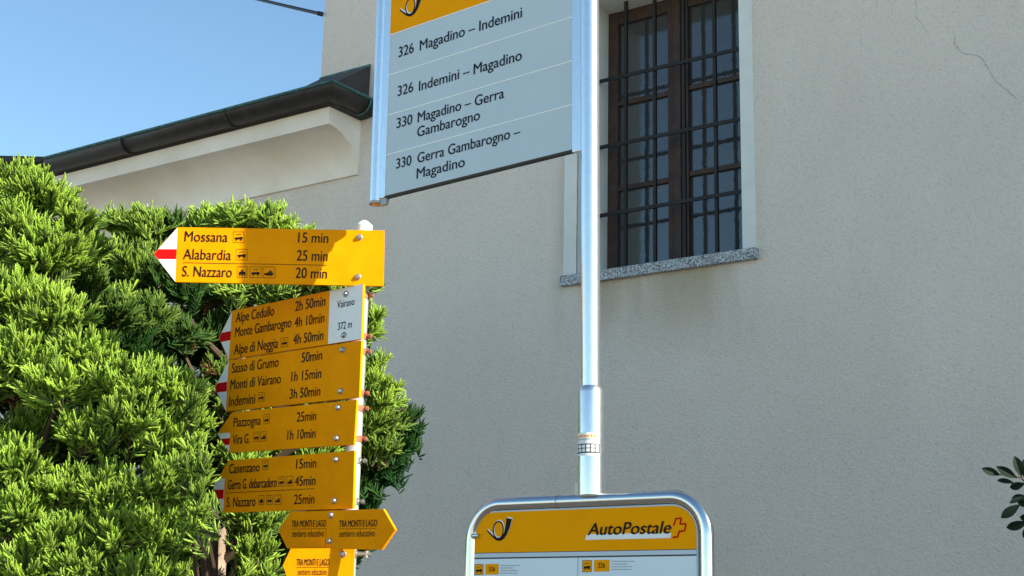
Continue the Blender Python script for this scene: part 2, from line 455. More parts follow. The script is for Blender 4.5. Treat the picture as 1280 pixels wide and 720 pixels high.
so_ = go.modifiers.new('thickness', 'SOLIDIFY'); so_.thickness = .003
rim = MB()
rimpath = [WALL.w(uGutFar, gV + .004, gW), WALL.w(gU, gV + .004, gW), WALL.w(gU, gV + .004, .01)]
rim.tube(rimpath[:2], .0105, 8); rim.tube(rimpath[1:], .0105, 8)
obj('gutter_rim', rim, M['verdigris'], go, smooth=True)
for x, y in ((283, 148), (153, 184)):
    a = WALL.uv((x, y), gW - .02)[0]
    p = WALL.w(a, gV, gW - gR)
    pts = [p + WALL.n * ((gR + .006) * math.cos(math.pi * i / 16)) - Vector((0, 0, 1)) * ((gR + .006) * 1.05 * math.sin(math.pi * i / 16)) for i in range(17)]
    obj('gutter_bracket', MB().tube(pts, .007, 6), M['gutter'], go, smooth=True)
p = WALL.w(gU - gR, gV, .10)
pts = [p + WALL.u * ((gR + .005) * math.cos(math.pi * i / 16)) - Vector((0, 0, 1)) * ((gR + .005) * 1.05 * math.sin(math.pi * i / 16)) for i in range(17)]
obj('gutter_bracket', MB().tube(pts, .006, 6), M['verdigris'], go, smooth=True)

# neighbouring roof edge at the far left, beyond the gutter's end
nb = thing('low_shed', 'low dark shed roof edge showing behind the treetop under the sky', 'shed', Vector((-6.4, 15, 0)))
p0 = at(24, 195, 15.5); 
sh = MB(); PS = Plane(p0, 90)
sh.box(PS, -2.6, .32, -.06, .0, -3, .0); obj('roof', sh, M['roof'], nb)
sh = MB().box(PS, -2.4, .15, -p0.z, -.062, -2.8, -.15); obj('wall', sh, M['wall'], nb)

# overhead wire fixed to the corner of the tall block
P1 = WALL.at((403, 18.5)); P1 = P1 + WALL.n * .02; P2 = P1 + Vector((-9, 2.0, 5.2))
# aim it through the frame's top edge
P2 = at(120, -60, 17.0)
cb = MB(); pts = []
for i in range(25):
    t = i / 24; q = P1.lerp(P2, t); q.z -= .04 * 4 * t * (1 - t); pts.append(q)
cb.tube(pts, .013, 8)
cb.tube([P1 + Vector((-.02, 0, .005)), P1 + Vector((.02, 0, -.005))], .017, 10)
co = obj('overhead_cable', cb, M['cable'], smooth=True)
co['label'] = 'thin black overhead cable running from the house corner into the sky'; co['category'] = 'cable'

# ------------------------------------------------------------------ lettering
_cache = {}
def text_geo(body, bold=0, shear=0):
    key = (body, bold, shear)
    if key in _cache: return _cache[key]
    c = bpy.data.curves.new('lettering', 'FONT'); c.body = body; c.size = 1; c.offset = bold; c.shear = shear; c.resolution_u = 5
    o = bpy.data.objects.new('lettering', c); COL.objects.link(o)
    bpy.context.view_layer.update()
    me = o.evaluated_get(bpy.context.evaluated_depsgraph_get()).to_mesh()
    vs = [(v.co.x, v.co.y) for v in me.vertices]; fs = [tuple(p.vertices) for p in me.polygons]
    o.evaluated_get(bpy.context.evaluated_depsgraph_get()).to_mesh_clear()
    bpy.data.objects.remove(o, do_unlink=True); bpy.data.curves.remove(c)
    _cache[key] = (vs, fs); return vs, fs
CAPH = max(y for x, y in text_geo('H')[0])

def text_obj(pl, body, pL, pR, cap, off, matname, parent, **k):
    mb = MB(); put_text(mb, pl, body, pL, pR, cap, off, **k); return obj('lettering', mb, M[matname], parent)
def line_obj(pl, a, b, wpx, off, matname, parent):
    mb = MB(); line_px(mb, pl, a, b, wpx, off); return obj('rule_line', mb, M[matname], parent)
def put_text(mb, pl, body, pL, pR, cap, off, bold=.009, shear=0):
    """body on the board from pixel pL to pixel pR along the baseline, capitals cap pixels tall at its left end"""
    vs, fs = text_geo(body, 0, shear)
    x0 = min(v[0] for v in vs); x1 = max(v[0] for v in vs)
    a = Vector(pl.uv(pL, off)); b = Vector(pl.uv(pR, off))
    h = (Vector(pl.uv((pL[0], pL[1] - cap), off)) - a).y
    h2 = (Vector(pl.uv((pR[0], pR[1] - cap), off)) - b).y
    h = (h + h2 * .0 + h * .0)
    d = b - a
    out = []
    for x, y in vs:
        t = (x - x0) / (x1 - x0)
        q = a + d * t; out.append((q.x, q.y + y / CAPH * h))
    for k, (ox, oy) in enumerate(((0, 0), (1, .5), (-1, -.5)) if bold else ((0, 0),)):
        mb.add([pl.w(x + ox * bold * h, y + oy * bold * h, off + k * .00012) for x, y in out], fs)

def quad_px(mb, pl, pts, off):
    mb.sheet(pl, [pl.uv(p, off) for p in pts], off)

def line_px(mb, pl, a, b, wpx, off):
    pa, pb = pl.uv(a, off), pl.uv(b, off)
    wd = abs(pl.uv((a[0], a[1] - wpx), off)[1] - pl.uv(a, off)[1])
    mb.strip(pl, [pa, pb], wd, off)

def icon(mb, pl, x0, y0, x1, y1, sl, kind, off):
    """small outlined pictogram: post bus, train or boat; sl = slope of its lower edge in px"""
    W, H = x1 - x0, y1 - y0
    P = lambda a, b: (x0 + a * W, y1 - b * H + sl * a * W)
    for (a, b, c, d) in ((0, 0, 1, 0), (1, 0, 1, 1), (1, 1, 0, 1), (0, 1, 0, 0)):
        line_px(mb, pl, P(a, b), P(c, d), .5, off) if a != c else mb.strip(pl, [pl.uv(P(a, b), off), pl.uv(P(c, d), off)], .0012, off)
    poly = lambda pts: quad_px(mb, pl, [P(*p) for p in pts], off + .0002)
    if kind == 'bus':
        poly([(.14, .30), (.86, .30), (.86, .50), (.72, .56), (.60, .50), (.14, .48)])
        poly([(.22, .18), (.36, .18), (.36, .29), (.22, .29)]); poly([(.64, .18), (.78, .18), (.78, .29), (.64, .29)])
        poly([(.25, .70), (.75, .74), (.75, .79), (.25, .75)])
    elif kind == 'train':
        poly([(.14, .28), (.86, .28), (.80, .52), (.58, .55), (.58, .72), (.42, .72), (.42, .55), (.20, .52)])
        poly([(.20, .14), (.32, .14), (.32, .27), (.20, .27)]); poly([(.44, .14), (.56, .14), (.56, .27), (.44, .27)]); poly([(.68, .14), (.80, .14), (.80, .27), (.68, .27)])
    else:
        poly([(.14, .22), (.78, .20), (.90, .44), (.10, .42)]); poly([(.40, .45), (.78, .47), (.78, .60), (.66, .60), (.66, .72), (.58, .72), (.58, .60), (.40, .55)])

def bolt(mb, pl, px, off, r=.0095):
    c = pl.at(px, off); N = pl.n; a = pl.u; b = pl.v; seg = 14
    rings = [(r * 1.25, 0), (r * 1.25, .002), (r, .003), (r * .95, .007), (r * .62, .0105)]
    k = len(mb.v)
    for rr, h in rings:
        for j in range(seg):
            t = 2 * math.pi * j / seg; mb.v.append(c + a * (rr * math.cos(t)) + b * (rr * math.sin(t)) + N * h)
    for i in range(len(rings) - 1):
        for j in range(seg):
            p = k + i * seg + j; q = k + i * seg + (j + 1) % seg; mb.f.append((p, q, q + seg, p + seg))
    mb.f.append(tuple(k + (len(rings) - 1) * seg + j for j in range(seg)))

# ------------------------------------------------------------------ hiking signpost
HD = 5.15
HB = at(445.6, 480, HD); PX, PY = HB.x, HB.y
hike = thing('signpost', 'white metal post stacked with yellow arrow-shaped hiking signs in front of the conifer', 'signpost', Vector((PX, PY, 0)))
PR = .0295
ztop = at(454.8, 288, HD).z
obj('post', MB().tube([(PX, PY, 0), (PX, PY, 1.0), (PX, PY, ztop)], PR, 28), M['galv'], hike, smooth=True)
zc = at(454.8, 275.5, HD).z
obj('post_cap', MB().tube([(PX, PY, ztop - .02), (PX, PY, ztop + .018), (PX, PY, zc - .006), (PX, PY, zc)], [PR + .003, PR + .003, PR * .55, PR * .2], 28), M['cap'], hike, smooth=True)
TH = .012
def board(name, az, outline, rows, icons=(), tip=None, stripe=None, bolts=(), lines=(), clamps=(), clampmat='rust', off=None, plaque=None, label=None, cap_default=12):
    pl = Plane(Vector((PX, PY, EYE)), az, PR + TH + (off or .002))
    body = MB().prism(pl, [pl.uv(p) for p in outline], -TH, 0)
    s = obj(name, body, M['yellow'], hike)
    if label: s['label'] = label
    if tip:
        t = MB(); quad_px(t, pl, tip, .0006); obj('white_tip', t, M['white'], s)
        t = MB(); quad_px(t, pl, stripe, .0011); obj('red_stripe', t, M['red'], s)
    if plaque:
        t = MB(); quad_px(t, pl, plaque, .0007); obj('place_plaque', t, M['white'], s)
    tm = MB()
    top0, top1, bot1, bot0 = outline[0], outline[1], outline[2], outline[3]
    def edge(a, b, x): return a[1] + (b[1] - a[1]) * (x - a[0]) / (b[0] - a[0])
    def lev(p, x):
        t = (p[1] - edge(top0, top1, p[0])) / (edge(bot0, bot1, p[0]) - edge(top0, top1, p[0]))
        return edge(top0, top1, x) * (1 - t) + edge(bot0, bot1, x) * t
    for r in rows:
        body_, p, x2 = r[:3]; cp = r[3] if len(r) > 3 else cap_default
        tm = MB(); put_text(tm, pl, body_, p, (x2, lev(p, x2)), cp, .0014); obj('lettering', tm, M['ink'], s)
    for p, x2, wpx in lines:
        tm = MB(); line_px(tm, pl, p, (x2, lev(p, x2)), wpx, .0014); obj('rule_line', tm, M['ink'], s)
    for x0, y0, x1, y1, kind in icons:
        im = MB(); icon(im, pl, x0, y0, x1, y1, (lev((x0, y1), x1) - y1) / (x1 - x0), kind, .0014)
        obj('pictogram', im, M['ink'], s)
    for b in bolts:
        bm = MB(); bolt(bm, pl, b, .0012); obj('bolt', bm, M['bolt'], s, smooth=True)
    for (y, mname) in clamps:
        z = at(450.6 - .0447 * (y - 365), y, HD).z
        cmb = MB()
        cmb.tube([(PX, PY, z - .011), (PX, PY, z + .011)], PR + .003, 24, caps=True)
        d = (-pl.n * .4 + pl.u).normalized()
        base = Vector((PX, PY, z)) + d * (PR)
        cmb.tube([base, base + d * .022], .006, 8); cmb.tube([base + d * .012, base + d * .02], .009, 6)
        obj('clamp', cmb, M[mname], s, smooth=True)
    return pl, s

board('sign_panel', 89.1, [(222, 284), (480.5, 288.1), (479.2, 357.5), (219, 352.3), (192, 317.5)],
      [('Mossana', (230.5, 301.6), 284.3, 12.8), ('15 min', (372.5, 303), 410, 12.5), ('Alabardia', (228.7, 324), 288.5, 13),
       ('25 min', (370.7, 325.6), 409.3, 13), ('S. Nazzaro', (227.5, 345.3), 289.5, 13), ('20 min', (369.3, 347.4), 408.5, 13)],
      [(291.8, 289.5, 305, 303, 'bus'), (295.5, 311.3, 309, 324.5, 'bus'), (296.8, 333.2, 308.8, 346.4, 'train'), (312.5, 333.4, 326.3, 346.8, 'bus'), (328.8, 333.6, 343.6, 347, 'boat')],
      tip=[(222, 284.4), (218.9, 352), (192.4, 317.5)], stripe=[(198, 311.3), (220.8, 311.4), (220.1, 324), (197.8, 323.8), (192.5, 317.5)],
      bolts=[(449.5, 296.5), (447.5, 346)], lines=[((228.7, 328.2), 408, .6)], label='topmost arrow panel, half sunlit, reading Mossana')
board('sign_panel', 50.5, [(290.3, 388.6), (453.8, 354.6), (451.6, 423.9), (285.9, 449.3), (273.5, 422.3)],
      [('Alpe Cedullo', (294.5, 403.3), 342), ('2h 50min', (368.8, 389), 406.3), ('Monte Gambarogno', (293.6, 421.3), 363.8), ('4h 10min', (367.8, 409.3), 405),
       ('Alpe di Neggia', (292.2, 443.3), 347.1, 12.4), ('4h 50min', (366.3, 430.6), 403.8)],
      [(351, 423, 359.8, 434, 'bus')], tip=[(290.1, 389), (286, 449), (273.8, 422.3)],
      stripe=[(277.2, 416), (288.6, 413.7), (287.6, 425.3), (276, 427.6), (273.9, 422.3)],
      plaque=[(412.3, 363.6), (453.4, 355), (451.2, 423.6), (410, 430)], bolts=[(432.5, 367.5), (430, 419)], clamps=((370, 'rust'), (421, 'rust')),
      label='arrow panel with white plaque reading Vairano 372 m')
def extra_text(pl, s, rows, matname, name='lettering'):
    for body_, p, q, cp in rows:
        tm = MB(); put_text(tm, pl, body_, p, q, cp, .0014); obj(name, tm, M[matname], s)
plB = Plane(Vector((PX, PY, EYE)), 50.5, PR + TH + .002)
panelB = [o for o in hike.children if o.get('label', '').startswith('arrow panel with white')][0]
extra_text(plB, panelB, [('Vairano', (421.3, 385.3), (443, 381), 9), ('372 m', (422, 412.7), (439.6, 409.3), 9)], 'navy', 'plaque_lettering')
board('sign_panel', 52.5, [(286, 450.8), (451.7, 425.6), (448.9, 496.5), (282.2, 514.2), (268.3, 484.5)],
      [('Sasso di Grumo', (289.6, 466.4), 347.8), ('50min', (376.7, 453), 402.2), ('Monti di Vairano', (287.8, 486.9), 350.7), ('1h 15min', (363.8, 477), 401.1),
       ('Indemini', (286.2, 507.8), 318.4, 12.2), ('3h 50min', (361.8, 498.6), 400)],
      [(322.7, 491, 330.4, 502, 'bus')], tip=[(285.8, 451), (282.3, 514), (268.6, 484.5)],
      stripe=[(271.4, 479.2), (284, 477.2), (283.4, 489.2), (270.6, 490.7), (268.7, 484.5)], bolts=[(428.5, 437.5), (425.8, 489)], clamps=((440, 'rust'), (492, 'rust')))
board('sign_panel', 56, [(290, 515.5), (445.8, 499.6), (442.4, 555.6), (286.7, 565.6), (271.5, 542.5)],
      [('Piazzogna', (291.6, 533.8), 325.6, 11.5), ('25min', (370.7, 527.2), 394.9, 11.8), ('Vira G.', (290.4, 555.2), 311.8, 11.5), ('1h 10min', (358.9, 549.7), 394, 11.8)],
      [(329.6, 518.5, 336.7, 530, 'bus'), (316.7, 540.4, 323.8, 552, 'bus'), (325.6, 540, 332.9, 551.6, 'boat')],
      tip=[(272.6, 541.6), (287.6, 541), (286.4, 565), (272.3, 543)], stripe=[(276, 548.6), (287.3, 547.6), (286.8, 555.9), (281, 556.2)],
      bolts=[(423, 509.5), (421, 548)], clamps=((511, 'rust'), (549, 'rust')))
board('sign_panel', 55.5, [(285.6, 575.6), (443, 563.3), (441, 635.6), (278.9, 640.7), (266.5, 609)],
      [('Casenzano', (286.2, 591.7), 324, 11.5), ('15min', (370, 586), 394.9, 11.8), ('Gerra G. debarcadero', (284.9, 611.9), 345.6, 12), ('45min', (368.4, 607.6), 394, 12),
       ('S. Nazzaro', (282.9, 633.8), 318.9, 12), ('25min', (367.3, 630.3), 392.7, 12)],
      [(328.2, 576, 335.3, 587.2, 'bus'), (347.8, 596, 355.6, 608, 'bus'), (358.4, 595.5, 366.2, 607.5, 'boat'), (323.3, 619.5, 330, 631, 'train'), (333.3, 619.2, 340.4, 630.7, 'bus'), (343.3, 618.9, 351.1, 630.5, 'boat')],
      tip=[(270.5, 598.6), (281, 597.8), (279, 640), (267, 609)], stripe=[(268, 612.3), (279.8, 611.8), (279.2, 623.3), (272.5, 623.6)],
      bolts=[(420, 574.5), (418, 626)], lines=[((283, 616.2), 392.9, .6)], clamps=((576, 'bolt'), (627, 'bolt')))
board('sign_panel', 57.3, [(363.3, 639.8), (478.9, 636.2), (476.7, 686.9), (358.9, 685.4), (347.8, 662.7)][0:1] + [(478.9, 636.2), (477, 686.7), (358.9, 685.5), (347.8, 662.7)], [], off=.013)
# the double-pointed panel needs its right point too
pan = hike.children[-1] if hike.children[-1].name.startswith('sign_panel') else None
for o in [c for c in hike.children if c.name.startswith('sign_panel')][-1:]:
    for ch in list(o.children): bpy.data.objects.remove(ch, do_unlink=True)
    bpy.data.objects.remove(o, do_unlink=True)
plF = Plane(Vector((PX, PY, EYE)), 56.2, PR + TH + .013)
fm = MB().prism(plF, [plF.uv(p) for p in [(363.3, 639.6), (478.9, 636.2), (493.8, 662.2), (477, 687), (358.9, 685.4), (347.8, 662.7)]], -TH, 0)
sF = obj('sign_panel', fm, M['yellow'], hike); sF['label'] = 'small double-pointed panel reading TRA MONTI E LAGO twice'
for body, p, q, cp, bd in (('TRA MONTI E LAGO', (364.4, 659), (407.3, 658.3), 8.2, .012), ('TRA MONTI E LAGO', (423.8, 658.9), (471.1, 657.8), 8.2, .012),
                          ('sentiero educativo', (364.9, 671.1), (404.9, 670.7), 8.4, 0), ('sentiero educativo', (424, 671.1), (468.2, 670.5), 8.4, 0)):
    text_obj(plF, body, p, q, cp, .0014, 'ink', sF, bold=bd)
line_obj(plF, (364.4, 661.4), (406.7, 660.8), .5, .0014, 'ink', sF); line_obj(plF, (423.8, 661.2), (470.8, 660.4), .5, .0014, 'ink', sF)
mb_ = MB(); mb_.strip(plF, [plF.uv((407.8, 660.5)), plF.uv((407, 684))], .0012, .0012); obj('rule_line', mb_, M['ink'], sF)
for b in ((414, 644), (412, 676.5)):
    bm = MB(); bolt(bm, plF, b, .0008); obj('bolt', bm, M['bolt'], sF, smooth=True)
plG = Plane(Vector((PX, PY, EYE)), 86, PR + TH + .001)
gmb = MB().prism(plG, [plG.uv(p) for p in [(363.3, 685.8), (443, 685.2), (441, 731), (362, 731.5), (353.8, 706.5)]], -TH, 0)
sG = obj('sign_panel', gmb, M['yellow'], hike); sG['label'] = 'lowest single-pointed panel reading TRA MONTI E LAGO'
text_obj(plG, 'TRA MONTI E LAGO', (370.7, 706.8), (411.6, 706.8), 8.2, .0014, 'ink', sG); text_obj(plG, 'sentiero educativo', (372.2, 718.6), (408.4, 718.6), 8.2, .0014, 'ink', sG, bold=0)
line_obj(plG, (370.7, 709), (410.9, 709), .5, .0014, 'ink', sG)
bm = MB(); bolt(bm, plG, (429, 692.5), .0008); obj('bolt', bm, M['bolt'], sG, smooth=True)
z = at(436, 692.5, HD).z
cmb = MB().tube([(PX, PY, z - .012), (PX, PY, z + .012)], PR + .004, 24)
ex = Vector((PX, PY, z)) + Vector((PR, -.004, 0))
cmb.tube([ex, ex + Vector((.05, 0, 0))], .009, 10); cmb.tube([ex + Vector((.036, 0, -.012)), ex + Vector((.036, 0, .012))], .009, 8)
obj('clamp', cmb, M['bolt'], sG, smooth=True)

# ------------------------------------------------------------------ bus stop sign
BD = 4.4
BT = at(737.4, 0, BD); B0 = at(738.8, 600, BD)
VB_ = (BT - B0).normalized()
base = B0 - VB_ * (B0.z / VB_.z)
bus = thing('bus_stop_sign', 'tall metal bus stop pole with grey route panel above and yellow-headed timetable board below', 'bus stop sign', base)
AZS, AZL = 51.0, 55.2
SG = Plane(B0, AZS, 0, VB_)
BL = Plane(B0, AZL, 0, Vector((0, 0, 1)))
rP = .0302
obj('pole', MB().tube([B0 + VB_ * .01, B0 + VB_ * .05, BT, BT + VB_ * .9], rP, 40), M['alu'], bus, smooth=True)
zs1 = (at(738.5, 491, BD) - B0).dot(VB_); zs0 = (at(738.5, 483, BD) - B0).dot(VB_)
rS = .0402; TR = .0205; zTube = BL.uv((738, 625.5))[1]
sl_ = obj('sleeve', MB().tube([B0 + VB_ * (zTube + TR * .75), B0 + VB_ * zs1, B0 + VB_ * (zs1 * .45 + zs0 * .55), B0 + VB_ * zs0], [rS, rS, (rS * .75 + rP * .25), rP + .001], 40), M['alu'], bus, smooth=True)
def wrap(y0, y1, a0, a1, r, matname, name, parent):
    z0 = (at(738.8, y0, BD) - B0).dot(VB_); z1 = (at(738.8, y1, BD) - B0).dot(VB_)
    mb = MB(); k = 18; view = Vector((-B0.x, -B0.y, 0)).normalized(); side = VB_.cross(view) * 1
    vs = []
    for zz in (z0, z1):
        for i in range(k + 1):
            a = R(a0 + (a1 - a0) * i / k); vs.append(B0 + VB_ * zz + (view * math.cos(a) + side * math.sin(a)) * r)
    mb.add(vs, [(i, i + 1, k + 2 + i, k + 1 + i) for i in range(k)])
    return obj(name, mb, M[matname], parent, smooth=True)
wrap(557, 542.5, -88, 40, rS + .0006, 'white', 'sticker', sl_)
wrap(551.5, 550.2, -80, 22, rS + .0011, 'grey_ink', 'sticker_print', sl_)
for i in range(7): wrap(548.5, 545.5, -72 + i * 14, -63 + i * 14, rS + .0011, 'post_yellow', 'sticker_print', sl_)
wrap(568, 556.4, -88, 40, rS + .0012, 'dark', 'sticker', sl_)
for i in range(6):
    for (ya, yb) in ((566.5, 562.6), (561.6, 557.8)):
        wrap(ya, yb, -80 + i * 20, -65 + i * 20, rS + .0018, 'white', 'sticker_print', sl_)
wrap(571, 568.4, -88, 40, rS + .0006, 'rule', 'sticker', sl_)

# route panel
uPl, vTop = SG.uv((488.3, 120)); uFl = SG.uv((718.6, 100))[0]
vBot = SG.uv((600, 215.3))[1]
vBotP = SG.uv((487, 243.3), .012)[1]
TP = .012
TOPV = vBotP + .95
pm = MB().box(SG, uPl - .01, uFl + .012, vBotP, TOPV, -TP, TP)
rp_ = obj('route_panel', pm, M['sign_grey'], bus)
obj('bottom_rail', MB().box(SG, uPl - .008, uFl + .008, vBotP - .007, vBotP, -.009, .009), M['gutter'], rp_)
# flange strips along both sides
obj('side_rail', MB().box(SG, uFl, -rP * .9, vBotP - .012, TOPV, -TP - .004, TP + .004), M['alu'], rp_, bevel=.002)
uTube = SG.uv((474.5, 150))[0]
obj('side_rail', MB().box(SG, uTube + .018, uPl, vBotP - .006, TOPV, -TP - .004, TP + .004), M['alu'], rp_, bevel=.002)
rT = .0258
zt0 = SG.uv((474.5, 253.5))[1]
tb = [SG.w(uTube, zt0), SG.w(uTube, zt0 + .5), SG.w(uTube, TOPV + .3)]
tu = obj('side_tube', MB().tube(tb, rT, 32, caps=False), M['alu'], bus, smooth=True)
obj('end_plug', MB().tube([SG.w(uTube, zt0 - .006), SG.w(uTube, zt0 + .004), SG.w(uTube, zt0 + .006)], [rT * .7, rT * .985, rT * .6], 28), M['amber'], tu, smooth=True)
obj('end_ring', MB().tube([SG.w(uTube, zt0 - .004), SG.w(uTube, zt0 + .006)], rT * 1.03, 28, caps=False), M['galv'], tu, smooth=True)
obj('bracket', MB().box(SG, uTube + rT * .9, uPl + .004, vBotP - .03, vBotP - .006, -.008, .008), M['bolt'], rp_)
F = TP + .0008
vY = SG.uv((490, 43.3), F)[1]
ym = MB().sheet(SG, [(uPl, vY), (uFl, vY), (uFl, TOPV - .01), (uPl, TOPV - .01)], F)
obj('yellow_header', ym, M['post_yellow'], rp_)
lm = MB()
for (x, y) in ((489.5, 43.2), (489.5, 93.0), (489.5, 142.6), (488.8, 192.3)):
    v = SG.uv((x, y), F)[1]; obj('divider_line', MB().box(SG, uPl, uFl, v - .0018, v + .0018, F - .0006, F + .0006), M['rule'], rp_)
tm = MB()
def row(body, p, x2, cap=12.3):
    v = SG.uv(p, F)[1]
    # baseline level on the board: find y at x2 on the same height
    lo, hi = -200, 900
    for _ in range(40):
        md = (lo + hi) / 2
        if SG.uv((x2, md), F)[1] > v: lo = md
        else: hi = md
    text_obj(SG, body, p, (x2, lo), cap, F + .0005, 'navy', rp_, bold=.014)
row('326', (498.1, 71.6), 516.9); row('Magadino \u2013 Indemini', (524.6, 63.2), 652.3)
row('326', (497, 120.3), 516.2); row('Indemini \u2013 Magadino', (523.6, 113.7), 652)
row('330', (495.7, 160.4), 515); row('Magadino \u2013 Gerra', (522, 153), 629.8); row('Gambarogno', (521.4, 171.2), 599.6)
row('330', (495.1, 211), 513.9); row('Gerra Gambarogno \u2013', (521.6, 203.8), 650); row('Magadino', (520.7, 223.2), 580.7)

def horn(pl, px0, px1, off, parent):
    """coiled horn emblem between the pixels of its left end and right end (same level on the board)"""
    a = pl.uv(px0, off); b = pl.uv(px1, off); W = b[0] - a[0]; H = W * .74
    q = lambda x, y: (a[0] + x * W, a[1] + y * H)
    def draw(dx, dy, o_):
        mb = MB(); rx, ry, cx, cy = .195, .37, .46, .50
        ring = [q(cx + dx + rx * math.cos(t), cy + dy + ry * math.sin(t)) for t in np.linspace(0, 2 * math.pi, 33)]
        mb.strip(pl, ring, .042 * W, o_)
        mb.strip(pl, [q(x + dx, y + dy) for x, y in ((.02, .50), (.14, .36), (.27, .21), (.40, .10), (.52, .08), (.64, .16), (.74, .34), (.82, .62), (.88, .98))],
                 [.04 * W, .05 * W, .055 * W, .06 * W, .075 * W, .10 * W, .13 * W, .17 * W, .22 * W], o_)
        return mb
    obj('emblem_outline', draw(.025, .05, off), M['white'], parent); obj('emblem', draw(0, 0, off + .0006), M['ink'], parent)
hp = SG.uv((499.5, 26.0), F)
def same_level(pl, p, x2, off):
    v = pl.uv(p, off)[1]; lo, hi = -300, 900
    for _ in range(40):
        md = (lo + hi) / 2
        if pl.uv((x2, md), off)[1] > v: lo = md
        else: hi = md
    return (x2, lo)
horn(SG, (499, 26.3), same_level(SG, (499, 26.3), 528.5, F), F + .0006, rp_)

# timetable board in its steel tube frame
TR = .0205
c0 = BL.uv((600, 638))
vTube = BL.uv((738, 625.5))[1]
uA = BL.uv((589.5, 690))[0]; uB = BL.uv((884, 690))[0]
CR = .115
loop = []
def arc(cx, cy, a0, a1, n=12):
    for i in range(n + 1):
        t = R(a0 + (a1 - a0) * i / n); loop.append(BL.w(cx + CR * math.cos(t), cy + CR * math.sin(t)))
loop.append(BL.w(uA, -B0.z)); loop.append(BL.w(uA, -.6)); loop.append(BL.w(uA, -.25))
arc(uA + CR, vTube - CR, 180, 90); loop.append(BL.w(0, vTube)); arc(uB - CR, vTube - CR, 90, 0)
loop += [BL.w(uB, -.25), BL.w(uB, -.6), BL.w(uB, -B0.z)]
fr = obj('board_frame', MB().tube(loop, TR, 28), M['chrome'], bus, smooth=True)
obj('frame_joint', MB().tube([BL.w(-.118, vTube), BL.w(-.114, vTube)], TR + .0008, 28), M['bolt'], fr, smooth=True)
obj('tube_clip', MB().tube([BL.w(-.045, vTube + .012), BL.w(-.045, vTube + .055)], .012, 14), M['cap'], fr, smooth=True)
obj('frame_clip', MB().box(BL, uA + .010, uA + .040, BL.uv((588, 674))[1], BL.uv((588, 667))[1], .004, TR + .004), M['chrome'], fr, bevel=.008)
FB = .010
yL, yR = BL.uv((592.3, 660), FB)[0], BL.uv((870.5, 660), FB)[0]
vT1 = vTube - TR - .002
vY0 = BL.uv((592, 691.2), FB)[1]; vG0 = BL.uv((592, 697.2), FB)[1]
def rounded(u0, u1, v0, v1, r):
    pts = [(u0, v0), (u1, v0)]
    for i in range(9): t = R(i * 90 / 8); pts.append((u1 - r + r * math.cos(t), v1 - r + r * math.sin(t)))
    for i in range(9): t = R(90 + i * 90 / 8); pts.append((u0 + r + r * math.cos(t), v1 - r + r * math.sin(t)))
    return pts
bb = obj('information_board', MB().prism(BL, rounded(yL - .004, yR + .004, -.75, vT1, .085), -.012, FB - .001), M['sign_grey'], bus)
obj('yellow_header', MB().sheet(BL, rounded(yL, yR, vY0, vT1 - .004, .08), FB), M['post_yellow'], bb)
obj('header_strip', MB().sheet(BL, [(yL, vG0), (yR, vG0), (yR, vY0 - .002), (yL, vY0 - .002)], FB), M['sign_grey'], bb)
dk = MB().sheet(BL, [(yL, vG0 - .004), (yR, vG0 - .004), (yR, vG0), (yL, vG0)], FB + .0002)
dk.sheet(BL, [(yL, vY0 - .002), (yR, vY0 - .002), (yR, vY0), (yL, vY0)], FB + .0002)
obj('seam', dk, M['dark'], bb)
uMid = BL.uv((722.5, 708), FB)[0]
for (a, b) in ((yL, uMid - .002), (uMid + .002, yR)):
    obj('timetable_sheet', MB().sheet(BL, [(a, -.74), (b, -.74), (b, vG0 - .005), (a, vG0 - .005)], FB), M['paper'], bb)
E1 = FB + .0008
text_obj(BL, 'AutoPostale', (734.4, 668.8), (838.7, 666.6), 14.8, E1 + .0008, 'ink', bb, bold=.026, shear=.22)
wu_ = MB(); quad_px(wu_, BL, [(733.4, 667.8), (731.3, 674.9), (838, 672.5), (839.4, 665.6)], E1); obj('white_underline', wu_, M['white'], bb)
ra = MB()
cpx = [(842, 657), (844.8, 648.3), (851.6, 647.6), (850, 655), (857.5, 654.6), (855.8, 663.4), (848.8, 664.2), (847, 671.3), (841, 671.6)]
q = [BL.uv(p, E1) for p in cpx]
for i in range(len(q) - 1):
    ra.strip(BL, [q[i], q[i + 1]], .0052, E1 + .00005 * i)
obj('red_cross_outline', ra, M['red'], bb)
for pts in ([(593.4, 718.5), (603.9, 718.3), (603.9, 705.1), (593.4, 705.3)], [(606.7, 718.2), (623.2, 717.8), (623.2, 704.7), (606.7, 705)],
            [(727.8, 715), (739.2, 714.7), (739.2, 700.1), (727.8, 700.4)], [(742.5, 714.6), (761.7, 714.1), (761.7, 699.6), (742.5, 700)]):
    ic = MB(); quad_px(ic, BL, pts, E1); obj('line_badge', ic, M['post_yellow'], bb)
for bx in ((593.6, 705.5, 603.7, 718.2), (728.1, 700.6, 739, 714.8)):
    ic = MB(); icon(ic, BL, *bx, 0, 'bus', E1 + .0008); obj('pictogram', ic, M['ink'], bb)
text_obj(BL, '326', (610.8, 714.2), (618.6, 714), 5.6, E1 + .0008, 'ink', bb); text_obj(BL, '326', (747.6, 709.9), (756.2, 709.7), 6.2, E1 + .0008, 'ink', bb)
fp = MB()
for x0, x1, ys in ((625.5, 650, (706.8, 710, 713.2, 716.4)), (764, 793, (701.6, 705, 708.4, 711.6))):
    for i, y in enumerate(ys):
        rr = random.Random(int(x0 + y)); x = x0; xe = x1 - (0, 8, 3, 4)[i]
        while x < xe:
            l = rr.uniform(1.5, 4.5)
            line_px(fp, BL, (x, y), (min(x + l, xe), y - .01), 1.1, E1); x += l + .7
